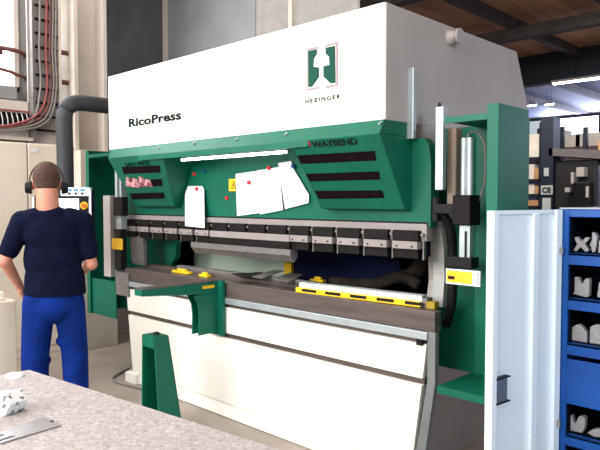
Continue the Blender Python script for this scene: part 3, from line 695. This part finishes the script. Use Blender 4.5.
# crumpled printed wrap
bm = bmesh.new(); bmesh.ops.create_icosphere(bm, subdivisions=4, radius=1)
cq = on(7, 412, 2, .90)
random.seed(9)
dirs = [(Vector((random.gauss(0, 1), random.gauss(0, 1), random.gauss(0, 1))).normalized(), random.uniform(.62, .95)) for _ in range(26)]
for v in bm.verts:
    n = v.co.normalized(); r_ = 1.0
    for dd_, h_ in dirs:
        c_ = n.dot(dd_)
        if c_ > .05: r_ = min(r_, h_/c_)
    v.co = n*r_
    v.co = Vector((v.co.x*.055, v.co.y*.07, v.co.z*.050))
    v.co.z = max(v.co.z, -.0288)
    v.co += Vector((cq.x, cq.y+.0, .929))
me = bpy.data.meshes.new('crumpled_wrap'); bm.to_mesh(me); bm.free()
wr = bpy.data.objects.new('crumpled_wrap', me); COL.objects.link(wr)
me.materials.append(mat('printed_wrap', (.80,.80,.78), .5, c2=(.16,.18,.18), scale=60, detail=1))
me.materials[0].node_tree.nodes['Color Ramp'].color_ramp.elements[0].position = .34
me.materials[0].node_tree.nodes['Color Ramp'].color_ramp.elements[1].position = .42
tag(wr, 'crumpled white printed wrap on the table at the left edge', 'wrapper')
q = on(20, 376, 2, .90)
tag(MB().ball((q.x-.01, q.y-.015, .9), .04, 1.0, .8, .32).build('cloth_pad', M['paper'], smooth=True), 'small rounded white cloth pad at the far corner of the table', 'cloth')

# ------------------------------------------------------------------ blue tool cabinet with open white door
BC = thing('tool_cabinet', (-.75, 3.2, 0), 'blue steel tool cabinet with open compartments and white door at right', 'cabinet')
CY, cz = 2.97, 1.478
X0, X1 = -1.172, -.30
sb = MB()
sb.box(X0, X0+.045, CY, CY+.5, 0, cz); sb.box(X1-.04, X1, CY, CY+.5, 0, cz); sb.box(X0, X1, CY+.48, CY+.5, 0, cz); sb.box(X0, X1, CY, CY+.5, cz-.004, cz)
rows = [(1.441, 1.272), (1.218, 1.060), (1.006, .848), (.793, .772), (.559, .411), (.359, .21)]
zz = [cz-.004]+[v for r_ in rows for v in r_]+[0]
for a, b3 in zip(zz[0::2], zz[1::2]):
    sb.box(X0+.045, X1-.04, CY, CY+.012, b3, a)
for zt_, zb_ in rows:
    if zt_-zb_ > .05: sb.box(X0+.045, X1-.04, CY, CY+.48, zb_-.012, zb_)
sb.build('body', M['blue'], BC, bevel=.002)
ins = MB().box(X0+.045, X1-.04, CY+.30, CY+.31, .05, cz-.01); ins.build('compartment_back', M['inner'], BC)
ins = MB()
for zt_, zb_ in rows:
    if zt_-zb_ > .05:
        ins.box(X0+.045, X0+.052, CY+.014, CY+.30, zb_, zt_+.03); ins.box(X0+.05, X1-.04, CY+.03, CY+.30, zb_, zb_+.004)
ins.build('compartment_shade', M['inner'], BC)  # near-black lining added as the shade inside the blue compartments
MB().box(X0+.002, X1, CY-.003, CY+.5, cz, cz+.006).build('top_sheet', mat('cabinet_top_grey', (.40,.42,.50), .5), BC)
# door
Hn = V((X0, CY-.006, 0)); De = V((-1.242, 2.417, 0)); dv = (De-Hn); DL = dv.length; dv.normalize(); dn = V((dv.y, -dv.x, 0))
if dn.x < 0: dn = -dn          # towards the camera (+x)
def dbox(name, m, par, a0, a1, t0, t1, z0, z1, bev=0.):
    P = [Hn+dv*a+dn*t_+V((0, 0, z)) for z in (z0, z1) for a, t_ in ((a0, t0), (a1, t0), (a1, t1), (a0, t1))]
    return MB().hull(P).build(name, m, par, bevel=bev)
dr = dbox('door', M['white'], BC, .0, DL, -.012, .0, .05, cz-.003)
dbox('door_rim', M['white'], dr, DL-.035, DL, 0, .022, .05, cz-.003, .002)
dbox('door_rim', M['white'], dr, 0, .05, 0, .020, .05, cz-.003, .002)
dbox('stiffener', M['white'], dr, .195, .24, 0, .018, .07, cz-.02, .003)
dbox('top_rim', M['white'], dr, .05, DL-.035, 0, .012, cz-.02, cz-.003)
lt = dbox('latch', mat('latch_grey', (.20,.23,.28), .4, metal=.4), dr, DL-.115, DL-.032, .0, .020, .655, .762, .002)
for z_ in (.653, .759): dbox('latch_edge', M['black'], lt, DL-.13, DL-.03, .0, .026, z_, z_+.005)
for z_ in (1.27, .45):
    hq = Hn+dv*.022+dn*.028; MB().cone((hq.x, hq.y, z_), (hq.x, hq.y, z_+.03), .008).build('hinge', M['tool'], dr)
# tools in the compartments: (pixel outline, label)
tools = [
 ([(574,234),(577,233),(581,238),(586,233.5),(590,234.5),(584.5,240.5),(589,247),(585.5,248.5),(580.5,243.5),(576,248),(573.5,246.5),(577,240.5)], 'x_die', 'X-shaped steel die in the top compartment of the blue cabinet'),
 ([(592,231),(595,232),(597,236),(596.5,244),(595,251),(592,251.5),(591,246),(589.5,244),(592,238)], 'punch', 'slim hooked punch beside the X-shaped die'),
 ([(599,238),(604,234),(606,240),(605,250),(598,250)], 'punch', 'punch cut off by the right edge in the top compartment'),
 ([(574.5,274),(578.5,274.5),(582,281.5),(585.5,275.5),(589.5,275.5),(589,293.5),(586,294.5),(573,291),(574.5,288)], 'v_die', 'M-shaped steel die in the second compartment of the blue cabinet'),
 ([(599,279),(604,281),(608,276),(611,277),(611,297),(597,294)], 'v_die', 'steel die at the right edge in the second compartment'),
 ([(572,324),(575.5,322),(578,321),(582,323.5),(587,330),(587,339.5),(571.5,337)], 'v_die', 'house-shaped steel die in the third compartment'),
 ([(590,323),(595,320.5),(600,321),(605,326),(605,341),(589.5,339)], 'v_die', 'second steel die with flat top in the third compartment, right of the house-shaped one'),
 ([(566.5,414),(569,413),(572,417),(574.5,424),(577,420),(578.5,416.5),(582,416),(585,418),(584.5,428),(582,433),(567,430)], 'v_die', 'steel die with two rounded prongs in the fourth compartment'),
 ([(587,429),(592,426),(606,424),(606,434),(594,433)], 'punch', 'flat steel punch lying right of the two-pronged die'),
 ([(571,458),(575,456),(583,459),(584,470),(570,468)], 'v_die', 'steel die in the lowest visible compartment of the blue cabinet'),
]
for poly, nm, lb in tools:
    y = CY+.045
    P = [on(px, py, 1, y) for px, py in poly]
    zm = min(p.z for p in P)
    fl = max([zb_ for zt_, zb_ in rows if zb_ <= zm+.03 and zt_-zb_ > .05] or [0])
    cxx = sum(p.x for p in P)/len(P)
    P = [V((p.x, y, p.z-(zm-fl-.0045))) for p in P]
    tag(MB().prism(P, (0, .035, 0)).build(nm, M['tool'], bevel=.002), lb, 'press tool', 'steel dies and punches in the blue cabinet')

# ------------------------------------------------------------------ far side of the hall
DP = thing('dark_machine', (-2.5, 7.3, 0), 'dark machine with a CE plate on its post behind the cabinet', 'machine')
a = on(539.5, 208, 1, 7); b2 = on(552, 208, 1, 7)
dk = mat('dark_blue_machine', (.012,.016,.030), .5)
MB().box(a.x, b2.x, 7.0, 7.2, 0, on(545, 117, 1, 7).z, .004).build('post', dk, DP)
c1 = on(596, 165, 1, 7)
MB().box(b2.x, c1.x, 7.05, 7.7, 0, on(575, 160, 1, 7).z, .02).build('housing', mat('black_machine', (.015,.013,.014), .5), DP)
MB().prism([(b2.x-.05, 7.0, z) if i else (b2.x-.05, 7.0, z) for i, z in enumerate((2.02, 2.10))]+[(c1.x+.3, 7.0, 2.03), (c1.x+.3, 7.0, 1.93)], (0, .5, 0)).build('hood', mat('brown_grey_hood', (.12,.10,.10), .5), DP)
MB().box(c1.x-.22, c1.x-.04, 6.95, 7.05, 1.2, 1.72, .02).build('control_box', M['black'], DP)
for px, py, w_, h_ in ((572, 178, .03, .12), (567, 190, .05, .05), (580, 172, .08, .1), (587, 192, .03, .12)):
    v = on(px, py, 1, 6.94); MB().box(v.x-w_/2, v.x+w_/2, 6.94, 7.06, v.z-h_/2, v.z+h_/2, .004).build('fitting', M['frame'], DP)
def plate_(px0, px1, py0, py1, nm, m):
    a = on(px0, py0, 1, 6.99); b3 = on(px1, py1, 1, 6.99); o = MB().box(a.x, b3.x, 6.988, 7.0, b3.z, a.z).build(nm, m, DP); return a, b3, o
plate_(544, 548.5, 168, 176, 'rating_plate', M['label'])
a, b3, o = plate_(541, 552.5, 185.5, 194.5, 'ce_plate', M['label'])
text('CE', 'lettering', M['black'], o, a.x+.015, b3.x-.015, b3.z+.02, a.z-.02, 6.986, bold=.03)
plate_(542.5, 550.5, 198, 212, 'notice_plate', M['label'])
# shelves with cartons, further back; bright carton colours stand in for backlit openings
def rack(x0, x1, y, label, zs, items, name='storage_rack'):
    R = thing(name, ((x0+x1)/2, y, 0), label, 'rack', 'storage racks at the back')
    for x in (x0, x1):
        MB().box(x-.03, x+.03, y, y+.05, 0, zs[-1]+.5).build('upright', dk, R); MB().box(x-.03, x+.03, y+.75, y+.8, 0, zs[-1]+.5).build('upright', dk, R)
    for z in zs: MB().box(x0, x1, y, y+.8, z-.05, z).build('shelf', dk, R)
    for i, (xx, w_, k_, h_, m, lb) in enumerate(items):
        tag(MB().box(xx, xx+w_, y+.05, y+.55, zs[k_]+.001, zs[k_]+h_, .005).build('carton', M[m]), lb, 'carton', 'cartons on the far racks')
yy = 9.0
xf = lambda px: on(px, 190, 1, yy).x
zf = lambda py, px=535: on(px, py, 1, yy).z
rack(xf(517), xf(540.5), yy, 'dark storage rack in the gap right of the machine, left of the CE post', [.6, 1.2, zf(206), zf(194), zf(179), zf(157)], [
  (xf(526), .19, 2, .09, 'card', 'brown carton low in the gap rack, just above the white door'),
  (xf(525), .12, 3, .15, 'boxw', 'small pale carton in the middle of the gap rack'),
  (xf(533.5), .08, 3, .12, 'card', 'small brown carton right of the pale one in the gap rack'),
  (xf(525.5), .10, 4, .22, 'boxw', 'white carton standing high in the gap rack'),
  (xf(532.5), .09, 4, .15, 'card', 'brown carton right of the high white one in the gap rack'),
  (xf(526), .19, 5, .34, 'boxw', 'white carton on top of the gap rack')])
rack(xf(584), xf(640), yy, 'dark storage rack at the right edge beyond the dark machine', [.6, 1.2, zf(200, 590), zf(181, 590), zf(163, 590)], [
  (xf(596.5), .4, 2, .20, 'card', 'orange-brown carton at the right edge on the lower shelf'),
  (xf(596), .4, 3, .07, 'boxr', 'flat dark red carton at the right edge'),
  (xf(596), .4, 4, .30, 'card', 'orange-brown carton on the top shelf at the right edge')])
# mezzanine with bright openings
yy = 12.0
MZ = thing('mezzanine', (-4, 12.2, 0), 'grey mezzanine platform with a rail in front of the far windows', 'mezzanine')
x0_, x1_ = on(527, 170, 1, yy).x, on(640, 170, 1, yy).x
z0_ = on(570, 147, 1, yy).z
MB().box(x0_-1, x1_, yy, yy+3, z0_-.25, z0_).build('deck', mat('mezz_grey', (.16,.10,.11), .7), MZ)
for i in range(4): 
    x = x0_-1+i*1.4; MB().box(x, x+.12, yy, yy+.12, 0, z0_+.6).build('post', M['beamd'], MZ)
MB().box(x0_-1, x1_, yy, yy+.05, z0_+.55, z0_+.60).build('rail', M['beamd'], MZ)
zb3 = z0_
for px, w_, h_, lb in ((546, .34, .36, 'pale carton on the mezzanine just right of the post'), (562, .34, .25, 'white carton in the middle of the mezzanine')):
    x = on(px, 150, 1, yy+.2).x; tag(MB().box(x, x+w_, yy+.2, yy+.6, zb3+.001, zb3+h_, .01).build('carton', M['boxw']), lb, 'carton', 'cartons on the mezzanine')
x = on(575, 150, 1, yy+.2).x
tag(MB().box(x, x+2.5, yy+.2, yy+.8, zb3+.001, zb3+.26, .01).build('pipe_bundle', M['boxw']), 'long pale wrapped bundle on the mezzanine at the right edge', 'bundle')
# lamps
def lamp(x0, x1, y, z, label):
    t = thing('ceiling_lamp', ((x0+x1)/2, y, z), label, 'lamp', 'tube lamps under the ceiling')
    MB().box(x0, x1, y-.06, y+.06, z, z+.05).build('fixture', M['column'], t)
    for yy_ in (-.035, .035): MB().cone((x0+.03, y+yy_, z-.02), (x1-.03, y+yy_, z-.02), .016, n=10).build('tube', M['emit'], t)
    for x in (x0+(x1-x0)*.3, x1-(x1-x0)*.3): MB().cone((x, y, z+.05), (x, y, 5.0), .006, n=6).build('hanger', M['clamp'], t)
l0, l1 = on(552, 86, 1, 14.6), on(606, 76.5, 1, 14.6)
lamp(l0.x, l1.x+.6, 14.6, (l0.z+l1.z)/2+.03, 'long lit tube lamp beneath the dark cross beam at right')
for px, py, lb in ((532, 105, 'small lit lamp far back, next to the edge of the machine'), (549, 104, 'small lit lamp far back, right of the first one')):
    q = on(px, py, 1, 20); lamp(q.x-.16, q.x+.16, 20, q.z, lb)

# ------------------------------------------------------------------ light
W = bpy.data.worlds.new('world'); SC.world = W; W.use_nodes = True
bg = W.node_tree.nodes['Background']; bg.inputs[0].default_value = (.80, .90, 1.0, 1); bg.inputs[1].default_value = .50
def area(name, loc, target, size, sy, power, col=(1, 1, 1)):
    l = bpy.data.lights.new(name, 'AREA'); l.shape = 'RECTANGLE'; l.size = size; l.size_y = sy; l.energy = power; l.color = col
    o = bpy.data.objects.new(name, l); COL.objects.link(o); o.location = loc
    o.rotation_euler = (Vector(target)-Vector(loc)).to_track_quat('-Z', 'Y').to_euler()
    return o
area('front_window_light', (-3.0, -4.5, 3.4), (-3.2, 2.7, 1.2), 7, 2.6, 620, (1, .975, .94))
area('skylight', (-3.0, .4, 4.7), (-3.1, 1.2, 0), 6, 1.2, 110, (1, .96, .91))
area('window_light', (-6.2, .6, 3.5), (-3, 1.5, 1.0), 3.4, 1.6, 75, (.95, .97, 1))
area('door_fill_light', (2.5, 1.2, 2.8), (-1.3, 2.7, 1.1), 1.2, 1.2, 62, (.72, .87, 1))  # added bluish fill aimed at the white door; no gate there
area('far_window_light', (-4, 25.6, 4.4), (-5, 10, 4), 14, 1, 1300, (.66, .72, 1))
area('rack_fill_light', (-2.2, 5.6, 4.5), (-2.8, 9, 1.8), 2, .6, 150, (1, .95, .88))  # added fill that brightens the far racks
area('left_skylight', (-5.6, 3.0, 4.6), (-6.0, 1.5, 0.5), .8, .8, 14, (1, .96, .9))
SC.view_settings.view_transform = 'Standard'; SC.view_settings.look = 'None'; SC.view_settings.gamma = 1; SC.view_settings.use_curve_mapping = False
SC.view_settings.exposure = .35
